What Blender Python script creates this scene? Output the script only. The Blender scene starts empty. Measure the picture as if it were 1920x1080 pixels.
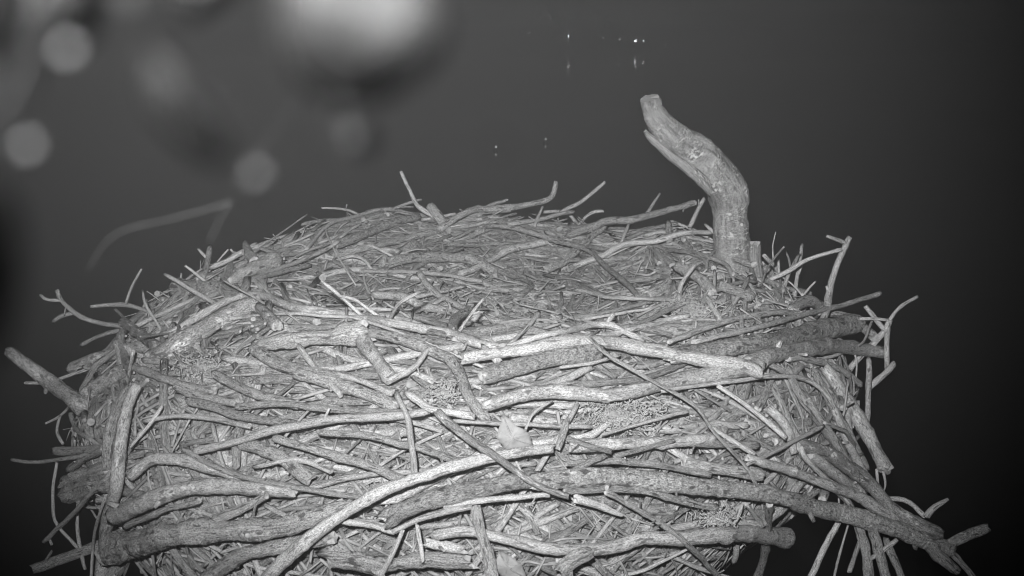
import bpy, math, random
import numpy as np
from mathutils import Vector
from mathutils.bvhtree import BVHTree

random.seed(7)
RNG = np.random.default_rng(11)
SC = bpy.context.scene
COL = SC.collection
R = math.radians

# ------------------------------------------------------------------ camera
H = 8.0                      # lens height above the water
PITCH = R(14.0)
FPX = 2059.0                 # focal length in photograph pixels (1920 wide)
cam_d = bpy.data.cameras.new('camera')
cam = bpy.data.objects.new('camera', cam_d)
COL.objects.link(cam)
cam.location = (0, 0, H)
cam.rotation_euler = (R(90) - PITCH, 0, 0)
cam_d.sensor_width = 36.0
cam_d.lens = FPX / 1920 * 36
cam_d.clip_start = 0.02
cam_d.clip_end = 6000
cam_d.dof.use_dof = True
cam_d.dof.focus_distance = 2.25
cam_d.dof.aperture_fstop = 8.5
SC.camera = cam

# ------------------------------------------------------------------ night sky, moon, infrared lamp, exposure
w = bpy.data.worlds.new('World')
SC.world = w
w.use_nodes = True
nt = w.node_tree
bg = nt.nodes['Background']
sky = nt.nodes.new('ShaderNodeTexSky')
sky.sky_type = 'NISHITA'
sky.sun_disc = False
sky.sun_elevation = R(35)
sky.sun_rotation = R(200)
bw = nt.nodes.new('ShaderNodeRGBToBW')
nt.links.new(sky.outputs['Color'], bw.inputs[0])
nt.links.new(bw.outputs[0], bg.inputs['Color'])
bg.inputs['Strength'].default_value = 0.00005

moon_d = bpy.data.lights.new('moon', 'SUN')
moon_d.energy = 0.004
moon_d.angle = R(0.5)
moon = bpy.data.objects.new('moon', moon_d)
COL.objects.link(moon)
moon.rotation_euler = (R(55), 0, R(-20))

lamp_d = bpy.data.lights.new('infrared_lamp', 'SPOT')      # the nest camera's own night lamp, bracketed just below and behind the lens
lamp_d.energy = 305
lamp_d.spot_size = R(63)
lamp_d.spot_blend = 1.0
lamp_d.shadow_soft_size = 0.02
lamp = bpy.data.objects.new('infrared_lamp', lamp_d)
COL.objects.link(lamp)
px_aim = (0.0, 2.8, H - 0.54)
lamp.location = (-0.06, -0.06, H + 0.14)
aim = Vector(px_aim) - Vector(lamp.location)
lamp.rotation_euler = aim.to_track_quat('-Z', 'Y').to_euler()

SC.view_settings.view_transform = 'Standard'
SC.view_settings.look = 'None'
SC.view_settings.exposure = 0.0
SC.view_settings.gamma = 1.0
SC.view_settings.use_curve_mapping = False
SC.cycles.use_denoising = True
SC.cycles.pixel_filter_type = 'BLACKMAN_HARRIS'
SC.cycles.filter_width = 1.0
SC.cycles.max_bounces = 4
SC.cycles.diffuse_bounces = 3
SC.cycles.glossy_bounces = 2
SC.cycles.volume_bounces = 0
SC.cycles.sample_clamp_indirect = 4.0
SC.cycles.use_adaptive_sampling = False

# ------------------------------------------------------------------ materials
def new_mat(name):
    m = bpy.data.materials.new(name)
    m.use_nodes = True
    n = m.node_tree
    return m, n, n.nodes['Principled BSDF']

def g(v):
    return (v, v, v, 1)

def ramp(n, src, stops):
    r = n.nodes.new('ShaderNodeValToRGB')
    el = r.color_ramp.elements
    while len(el) < len(stops):
        el.new(0.5)
    for e, (p, v) in zip(el, stops):
        e.position = p
        e.color = g(v)
    n.links.new(src, r.inputs[0])
    return r.outputs[0]

def math_node(n, op, a, b=None):
    m = n.nodes.new('ShaderNodeMath')
    m.operation = op
    for i, v in enumerate((a, b)):
        if v is None:
            continue
        if isinstance(v, (int, float)):
            m.inputs[i].default_value = v
        else:
            n.links.new(v, m.inputs[i])
    return m.outputs[0]

def mixc(n, fac, a, b, mode='MIX'):
    m = n.nodes.new('ShaderNodeMix')
    m.data_type = 'RGBA'
    m.blend_type = mode
    for i, v in ((0, fac), (6, a), (7, b)):
        if isinstance(v, (int, float)):
            m.inputs[i].default_value = v if i == 0 else g(v)
        else:
            n.links.new(v, m.inputs[i])
    return m.outputs[2]

def noise(n, vec, scale, detail=4, rough=0.6):
    t = n.nodes.new('ShaderNodeTexNoise')
    t.inputs['Scale'].default_value = scale
    t.inputs['Detail'].default_value = detail
    t.inputs['Roughness'].default_value = rough
    n.links.new(vec, t.inputs['Vector'])
    return t.outputs['Fac']

def wood_mat(name, lo, mid, hi, along, lichen=0.0, bump=0.6, rough=0.85, rings=0.0, scars=0.85, gscale=190, fk=0.9):
    """bark or bare wood on a tube: UV = (turn, metres); grain runs along the tube"""
    m, n, b = new_mat(name)
    uv = n.nodes.new('ShaderNodeUVMap')
    sep = n.nodes.new('ShaderNodeSeparateXYZ')
    n.links.new(uv.outputs[0], sep.inputs[0])
    oi = n.nodes.new('ShaderNodeObjectInfo')
    ang = math_node(n, 'MULTIPLY', sep.outputs[0], 2 * math.pi)
    cs = math_node(n, 'MULTIPLY', math_node(n, 'COSINE', ang), 0.02)
    sn = math_node(n, 'MULTIPLY', math_node(n, 'SINE', ang), 0.02)
    off = math_node(n, 'MULTIPLY', oi.outputs['Random'], 37.0)
    vz = math_node(n, 'ADD', sep.outputs[1], off)
    def vec(k):
        c = n.nodes.new('ShaderNodeCombineXYZ')
        n.links.new(cs, c.inputs[0]); n.links.new(sn, c.inputs[1])
        n.links.new(math_node(n, 'MULTIPLY', vz, k), c.inputs[2])
        return c.outputs[0]
    grain = noise(n, vec(along), gscale, 6, 0.75)
    patch = noise(n, vec(1.0), 26, 3, 0.55)
    fine = noise(n, vec(0.8), 430, 3, 0.75)
    col = ramp(n, grain, [(0.34, lo), (0.5, mid), (0.66, hi)])
    col = mixc(n, fk, col, ramp(n, fine, [(0.38, 0.14), (0.62, 0.82)]), 'OVERLAY')
    col = mixc(n, 0.45, col, ramp(n, patch, [(0.3, 0.35), (0.65, 0.75)]), 'OVERLAY')
    h = math_node(n, 'ADD', math_node(n, 'MULTIPLY', grain, 1.0), math_node(n, 'MULTIPLY', fine, 0.6))
    if rings:
        rg = n.nodes.new('ShaderNodeTexWave')
        rg.wave_type = 'BANDS'; rg.bands_direction = 'Z'
        rg.inputs['Scale'].default_value = 22
        rg.inputs['Distortion'].default_value = 9
        rg.inputs['Detail'].default_value = 3
        n.links.new(vec(1.0), rg.inputs['Vector'])
        h = math_node(n, 'ADD', h, math_node(n, 'MULTIPLY', rg.outputs['Fac'], rings))
        col = mixc(n, 0.35 * rings, col, ramp(n, rg.outputs['Fac'], [(0.2, 0.4), (0.8, 0.62)]), 'OVERLAY')
    if lichen:
        sp = noise(n, vec(0.9), 150, 4, 0.75)
        pt = noise(n, vec(0.9), 34, 2, 0.5)
        k = math_node(n, 'MULTIPLY', ramp(n, sp, [(0.47, 0), (0.56, 1)]), ramp(n, pt, [(0.56 - 0.12 * lichen, 0), (0.66, 1)]))
        col = mixc(n, k, col, 0.74)
        h = math_node(n, 'ADD', h, math_node(n, 'MULTIPLY', k, 0.5))
    # darker specks and old scars
    scar = noise(n, vec(0.5), 90, 2, 0.5)
    col = mixc(n, ramp(n, scar, [(0.60, 0), (0.67, scars)]), col, lo * 0.45)
    tone = n.nodes.new('ShaderNodeMapRange')
    tone.inputs['To Min'].default_value = 0.8
    tone.inputs['To Max'].default_value = 1.15
    n.links.new(oi.outputs['Random'], tone.inputs['Value'])
    tv = n.nodes.new('ShaderNodeCombineColor')
    for i in range(3):
        n.links.new(tone.outputs[0], tv.inputs[i])
    col = mixc(n, 1.0, col, tv.outputs[0], 'MULTIPLY')
    n.links.new(col, b.inputs['Base Color'])
    bp = n.nodes.new('ShaderNodeBump')
    bp.inputs['Strength'].default_value = bump
    bp.inputs['Distance'].default_value = 0.006
    n.links.new(h, bp.inputs['Height'])
    n.links.new(bp.outputs[0], b.inputs['Normal'])
    b.inputs['Roughness'].default_value = rough
    b.inputs['Specular IOR Level'].default_value = 0.25
    return m

def obj_mat(name, lo, hi, scale, bump=0.5, rough=0.9, coord='Object', dist=0.006):
    m, n, b = new_mat(name)
    tc = n.nodes.new('ShaderNodeTexCoord')
    a = noise(n, tc.outputs[coord], scale, 5, 0.65)
    c = noise(n, tc.outputs[coord], scale * 0.22, 3, 0.5)
    col = ramp(n, a, [(0.35, lo), (0.65, hi)])
    col = mixc(n, 0.5, col, ramp(n, c, [(0.3, 0.35), (0.7, 0.7)]), 'OVERLAY')
    n.links.new(col, b.inputs['Base Color'])
    bp = n.nodes.new('ShaderNodeBump')
    bp.inputs['Strength'].default_value = bump
    bp.inputs['Distance'].default_value = dist
    n.links.new(a, bp.inputs['Height'])
    n.links.new(bp.outputs[0], b.inputs['Normal'])
    b.inputs['Roughness'].default_value = rough
    b.inputs['Specular IOR Level'].default_value = 0.25
    return m

M = {
    'B': wood_mat('grey_bark', 0.20, 0.40, 0.54, 0.35, lichen=0.35, bump=0.9),
    'L': wood_mat('lichen_bark', 0.20, 0.40, 0.54, 0.7, lichen=1.0, bump=1.0, rings=0.25),
    'D': wood_mat('smooth_bark', 0.30, 0.37, 0.43, 0.5, lichen=0.1, bump=0.35, rings=0.35),
    'G': wood_mat('dull_smooth_bark', 0.20, 0.26, 0.32, 0.5, lichen=0.1, bump=0.35, rings=0.35),
    'P': wood_mat('bare_wood', 0.31, 0.45, 0.56, 0.08, bump=0.5, rough=0.7),
    'S': wood_mat('split_wood', 0.24, 0.46, 0.60, 0.05, bump=1.0),
    'K': wood_mat('dark_bark', 0.13, 0.21, 0.29, 0.4, lichen=0.15, bump=0.5),
    'T': wood_mat('twig_bark', 0.28, 0.44, 0.56, 0.5, lichen=0.25, bump=0.5),
    'snag': wood_mat('snag_bark', 0.12, 0.31, 0.42, 0.09, lichen=0.3, bump=1.0, scars=0.35, gscale=150, fk=0.4),
}
M['end'] = obj_mat('end_grain', 0.30, 0.50, 160, 0.5, 0.85)
M['core'] = obj_mat('nest_core', 0.14, 0.34, 70, 1.0, 0.95, dist=0.02)
M['litter'] = obj_mat('litter_twigs', 0.18, 0.42, 40, 0.4, 0.9)
M['flake'] = obj_mat('bark_flake', 0.14, 0.38, 34, 0.7, 0.9)
M['moss'] = obj_mat('dry_moss', 0.34, 0.60, 60, 0.4, 0.95)
M['pad'] = obj_mat('lichen_pad', 0.12, 0.40, 160, 1.0, 0.95)
M['lichen'] = obj_mat('pale_lichen', 0.30, 0.50, 90, 0.4, 0.95)
M['leaf'] = obj_mat('dead_leaf', 0.24, 0.34, 50, 0.35, 0.7)
M['foliage'] = obj_mat('near_foliage', 0.012, 0.022, 60, 0.3, 0.6)
M['bud'] = obj_mat('near_bud', 0.06, 0.10, 60, 0.3, 0.6)
M['thread'] = obj_mat('near_twig', 0.03, 0.05, 80, 0.3, 0.8)
M['bank'] = obj_mat('bank_scrub', 0.02, 0.05, 0.4, 0.3, 0.95)
M['post'] = obj_mat('post_paint', 0.03, 0.05, 8, 0.1, 0.6)

def emit_mat(name, s):
    m, n, b = new_mat(name)
    b.inputs['Base Color'].default_value = g(0.8)
    b.inputs['Emission Color'].default_value = g(1.0)
    b.inputs['Emission Strength'].default_value = s
    return m

# ------------------------------------------------------------------ helpers
def link(name, me, mat, parent=None, extra=None):
    o = bpy.data.objects.new(name, me)
    COL.objects.link(o)
    me.materials.append(mat)
    if extra is not None:
        me.materials.append(extra)
    if parent is not None:
        o.parent = parent
    return o

def tag(o, label=None, cat=None, group=None, kind=None):
    for k, v in (('label', label), ('category', cat), ('group', group), ('kind', kind)):
        if v:
            o[k] = v
    return o

def empty(name, loc):
    o = bpy.data.objects.new(name, None)
    COL.objects.link(o)
    o.location = loc
    o.empty_display_size = 0.1
    return o

def px(x, y, t):
    """photograph pixel and axial distance -> point in the place"""
    a = (x - 960) / FPX
    b = -(y - 540) / FPX
    c, s = math.cos(PITCH), math.sin(PITCH)
    return np.array((a * t, t * (c + b * s), H + t * (b * c - s)))

def ray(x, y):
    d = px(x, y, 1.0) - np.array((0, 0, H))
    return d

class Geo:
    """collects quads and triangles with UVs; mesh() links them as one mesh"""
    def __init__(self):
        self.v = []; self.idx = []; self.tot = []; self.uv = []; self.mi = []; self.sm = []; self.n = 0
    def add_arr(self, v, idx, tot, uv, mi, sm):
        self.v.append(v); self.idx.append(idx + self.n); self.tot.append(tot); self.uv.append(uv); self.mi.append(mi); self.sm.append(sm)
        self.n += len(v)
    def add(self, v, f, uv, mi, sm):
        self.add_arr(v, np.array([i for q in f for i in q]), np.array([len(q) for q in f]), uv, np.array(mi), np.array(sm, bool))
    def mesh(self, name, origin=(0, 0, 0)):
        me = bpy.data.meshes.new(name)
        V = np.concatenate(self.v) - np.array(origin)
        idx = np.concatenate(self.idx).astype(np.int32); tot = np.concatenate(self.tot).astype(np.int32)
        me.vertices.add(len(V)); me.vertices.foreach_set('co', V.astype(np.float32).ravel())
        me.loops.add(len(idx)); me.loops.foreach_set('vertex_index', idx)
        me.polygons.add(len(tot))
        me.polygons.foreach_set('loop_start', np.r_[0, np.cumsum(tot)[:-1]].astype(np.int32))
        me.polygons.foreach_set('loop_total', tot)
        me.polygons.foreach_set('material_index', np.concatenate(self.mi).astype(np.int32))
        me.polygons.foreach_set('use_smooth', np.concatenate(self.sm))
        lay = me.uv_layers.new(name='UVMap')
        lay.data.foreach_set('uv', np.concatenate(self.uv).astype(np.float32).ravel())
        me.update(calc_edges=True)
        me.validate()
        return me

def spline(pts, n):
    """Catmull-Rom through pts, n samples evenly by length"""
    P = np.asarray(pts, float)
    if len(P) == 2:
        return P[0] + (P[1] - P[0]) * np.linspace(0, 1, n)[:, None]
    A = np.vstack([2 * P[0] - P[1], P, 2 * P[-1] - P[-2]])
    out = []
    for i in range(1, len(A) - 2):
        t = np.linspace(0, 1, 16, endpoint=False)[:, None]
        a, b, c, d = A[i - 1], A[i], A[i + 1], A[i + 2]
        out.append(0.5 * ((2 * b) + (c - a) * t + (2 * a - 5 * b + 4 * c - d) * t ** 2 + (3 * b - a - 3 * c + d) * t ** 3))
    out = np.vstack(out + [P[-1:]])
    L = np.r_[0, np.cumsum(np.linalg.norm(np.diff(out, axis=0), axis=1))]
    s = np.linspace(0, L[-1], n)
    return np.stack([np.interp(s, L, out[:, k]) for k in range(out.shape[1])], 1)

_TOPO = {}
def topo(n, k):
    if (n, k) not in _TOPO:
        I, J = np.meshgrid(np.arange(n - 1), np.arange(k), indexing='ij')
        I = I.ravel(); J = J.ravel(); J2 = (J + 1) % k
        q = np.stack([I * k + J, I * k + J2, (I + 1) * k + J2, (I + 1) * k + J], 1).ravel()
        j = np.arange(k); j2 = (j + 1) % k
        c0 = np.stack([np.full(k, n * k), j2, j], 1).ravel()
        c1 = np.stack([np.full(k, n * k + 1), (n - 1) * k + j, (n - 1) * k + j2], 1).ravel()
        tot = np.r_[np.full(len(I), 4), np.full(2 * k, 3)]
        _TOPO[(n, k)] = (np.r_[q, c0, c1], tot, np.stack([J, J + 1, J + 1, J], 1).ravel() / k,
                         np.stack([I, I, I + 1, I + 1], 1).ravel(), np.r_[np.zeros(len(I), int), np.ones(2 * k, int)],
                         np.r_[np.ones(len(I), bool), np.zeros(2 * k, bool)])
    return _TOPO[(n, k)]

def tube(geo, P, rad, k=9, jag=0.6, rough=0.08, knots=0, flat=1.0, gnarl=0.0, groove=0.0):
    P = np.asarray(P, float).copy()
    n = len(P)
    rad = np.asarray(rad, float) * np.ones(n)
    L = np.r_[0, np.cumsum(np.linalg.norm(np.diff(P, axis=0), axis=1))]
    if gnarl:
        w_ = RNG.normal(0, 1, (n, 3))
        for _ in range(2):
            w_[1:-1] = (w_[:-2] + w_[1:-1] + w_[2:]) / 3
        P += w_ * rad[:, None] * gnarl
    T = np.gradient(P, axis=0)
    T /= np.linalg.norm(T, axis=1)[:, None] + 1e-9
    ref = np.zeros(3); ref[np.abs(T).mean(0).argmin() if flat == 1.0 or abs(T[:, 2]).mean() > 0.7 else 2] = 1
    N = ref - T * (T @ ref)[:, None]
    N /= np.linalg.norm(N, axis=1)[:, None] + 1e-9
    Bn = np.cross(T, N)
    th = np.linspace(0, 2 * np.pi, k, endpoint=False)[None]
    ph = RNG.uniform(0, 6.28, 6)
    gr = 1 + groove * np.abs(np.sin(th * 3 + ph[4])) * RNG.uniform(0.4, 1, k) - groove * 0.5
    jn = RNG.normal(0, 1, (n, k)); jn = (jn + np.roll(jn, 1, 1)) * 0.5
    Lc = L[:, None]; rc = rad[:, None]
    r = rc * gr * (1 + rough * (0.6 * np.sin(th + ph[0] + Lc * 23) + 0.5 * np.sin(2 * th + ph[1] - Lc * 41) + 0.6 * jn + 0.4 * np.sin(Lc * 60 + ph[2])))
    for _ in range(knots):
        kl, ka, kh = RNG.uniform(0.05, 0.95) * L[-1], RNG.uniform(0, 6.28), RNG.uniform(0.15, 0.45)
        big = np.clip(0.008 / rc, 0.35, 1.0)
        r = r + rc * kh * big * np.exp(-((Lc - kl) / (rc * 0.9 * big)) ** 2) * np.exp(3.0 / big * (np.cos(th - ka) - 1))
    rings = P[:, None, :] + (np.cos(th) * r)[..., None] * N[:, None, :] + (np.sin(th) * r * flat)[..., None] * Bn[:, None, :]
    for e in (0, n - 1):
        j = RNG.normal(0, 1, k); j = (j + np.roll(j, 1)) * 0.6
        rings[e] += (j * rad[e] * jag * 0.6)[:, None] * T[e]
        rings[e] = P[e] + (rings[e] - P[e]) * 0.9
    V = np.vstack([rings.reshape(-1, 3), P[0] - T[0] * rad[0] * 0.1 * jag, P[-1] + T[-1] * rad[-1] * 0.1 * jag])
    idx, tot, u, li, mi, sm = topo(n, k)
    uv = np.stack([np.r_[u, np.full(6 * k, 0.5)], np.r_[L[li], np.zeros(6 * k)]], 1)
    geo.add_arr(V, idx, tot, uv, mi, sm)

# ------------------------------------------------------------------ the nest's form: a broad heap with a shallow bowl
CX, CY, AX, AY = -0.06, 2.33, 0.87, 0.80
KS = np.array((0.00, 0.20, 0.36, 0.47, 0.60, 0.76, 0.86, 0.93, 1.00))
KR = np.array((0.00, 0.26, 0.45, 0.58, 0.77, 0.94, 1.00, 0.97, 0.84))
KZ = np.array((-0.62, -0.615, -0.575, -0.53, -0.585, -0.70, -0.81, -0.95, -1.12))

def surf(th, s):
    th = np.asarray(th, float); s = np.asarray(s, float)
    rr = np.interp(s, KS, KR); z = np.interp(s, KS, KZ)
    low = np.clip((s - 0.84) / 0.16, 0, 1)
    rr = rr * (1 - 0.085 * np.clip(np.cos(th), 0, 1) * np.clip((s - 0.5) / 0.2, 0, 1))
    rr = rr * (1 - (0.05 + 0.30 * np.clip(np.cos(th) - 0.1, 0, 1)) * low)
    bump = 0.014 * np.sin(3 * th + 1.0) + 0.010 * np.sin(7 * th + 9 * s) + 0.007 * np.sin(13 * th - 17 * s + 2)
    z = z + 0.036 * np.sin(th) * np.minimum(rr, 1) + bump * np.clip(s / 0.4, 0, 1)
    rr = rr + 0.8 * bump * low
    return np.stack([CX + AX * rr * np.cos(th), CY + AY * rr * np.sin(th), H + z], -1)

def surf_frame(th, s):
    e = 0.004
    p = surf(th, s)
    a = surf(th + e, s) - surf(th - e, s)
    b = surf(th, min(s + e, 1)) - surf(th, max(s - e, 0))
    a = a / (np.linalg.norm(a) + 1e-9); b = b / (np.linalg.norm(b) + 1e-9)
    nrm = np.cross(b, a)
    nrm = nrm / (np.linalg.norm(nrm) + 1e-9)
    if nrm[2] < 0 and s < 0.85 or (s >= 0.85 and np.dot(nrm[:2], p[:2] - np.array((CX, CY))) < 0):
        nrm = -nrm
    return p, a, b, nrm

NT, NS = 160, 70
TH, SS = np.meshgrid(np.linspace(0, 2 * np.pi, NT, endpoint=False), np.linspace(0, 1, NS))
GV = surf(TH, SS).reshape(-1, 3)
GF = [(i * NT + j, i * NT + (j + 1) % NT, (i + 1) * NT + (j + 1) % NT, (i + 1) * NT + j) for i in range(NS - 1) for j in range(NT)]
GF.append(tuple((NS - 1) * NT + j for j in range(NT)))
BVH = BVHTree.FromPolygons([Vector(v) for v in GV], GF)

def depth_at(x, y):
    d = ray(x, y)
    dn = np.linalg.norm(d)
    o = Vector((0, 0, H))
    hit = BVH.ray_cast(o, Vector(d / dn))
    if hit[0] is not None:
        return hit[3] / dn, True
    best = (9, 2.3)
    for t in np.linspace(1.3, 3.2, 39):
        q = BVH.find_nearest(Vector((0, 0, H)) + Vector(d * t))
        if q[0] is not None and q[3] < best[0]:
            best = (q[3], t)
    return best[1], False

def place(pts, w0, w1, layer, depth=None, slope=0.0):
    """trace given in photograph pixels, laid as a stiff stick on the heap -> points and radii in the place"""
    Q = np.asarray(pts, float).reshape(-1, 2)
    Lp = np.sum(np.linalg.norm(np.diff(Q, axis=0), axis=1))
    n = int(np.clip(Lp / 9, 5, 90))
    Q = spline(Q, n)
    wpx = np.linspace(w0, w1, n)
    s = np.linspace(0, 1, n)
    if depth is None:
        tt = [depth_at(x, y) for x, y in Q]
        t = np.array([a for a, _ in tt]); hit = np.array([h for _, h in tt])
        wt = np.where(hit, 1.0, 0.5)
        deg = 1 if Lp < 420 else 2
        co = np.polyfit(s, t, deg, w=wt)
        if deg == 1 and abs(co[0]) > Lp / FPX * 2.6:
            k = math.copysign(Lp / FPX * 2.6, co[0])
            co = np.array((k, np.average(t - k * s, weights=wt)))
        lin = np.polyval(co, s)
        rm = wpx * 0.5 * t / FPX
        lim = t - rm * 0.8 - 0.022 - 0.008 * layer
        de = np.where(hit, np.maximum(0, lin - lim), 0)
        for _ in range(6):
            de = np.maximum(de, np.r_[de[1:], de[-1]] * 0.9)
            de = np.maximum(de, np.r_[de[0], de[:-1]] * 0.9)
        ker = np.ones(7) / 7
        de = np.convolve(np.pad(de, 3, mode='edge'), ker, 'valid')
        t = np.clip(lin - de, 1.25, 3.3)
    else:
        t = depth + slope * s
    P = np.array([px(x, y, d) for (x, y), d in zip(Q, t)])
    return P, wpx * 0.5 * t / FPX, t, Q

nest = empty('stick_nest', (CX, CY, H - 1.15))
tag(nest, 'broad heaped nest of dry interwoven sticks with a shallow bowl on top', 'nest')
NO = np.array(nest.location)

def child(name, geo, mat, label=None, parent=nest, origin=None, end='end'):
    """mesh whose own origin sits at its first vertex, placed under its thing"""
    org = np.concatenate(geo.v)[0] if origin is None else origin
    me = geo.mesh(name, org)
    o = link(name, me, M[mat], parent, M[end])
    base = np.array(parent.matrix_basis.translation) if parent.parent is None else np.array(parent.matrix_basis.translation) + np.array(parent.parent.matrix_basis.translation)
    o.location = org - base
    if label:
        o['label'] = label
    return o

# dark heart of the heap, a little inside the woven skin
core_th, core_s = np.meshgrid(np.linspace(0, 2 * np.pi, 200, endpoint=False), np.linspace(0, 1, 100))
cv = surf(core_th, core_s).reshape(-1, 3)
cen = np.array((CX, CY, H - 0.95))
cv = cen + (cv - cen) * 0.955
cv += RNG.normal(0, 0.004, cv.shape)
cf = [(i * 200 + j, i * 200 + (j + 1) % 200, (i + 1) * 200 + (j + 1) % 200, (i + 1) * 200 + j) for i in range(99) for j in range(200)]
cf.append(tuple(99 * 200 + j for j in range(200)))
me = bpy.data.meshes.new('packed_debris')
me.from_pydata((cv - NO).tolist(), [], cf)
tag(link('packed_debris', me, M['core'], nest), kind='stuff')

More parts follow.
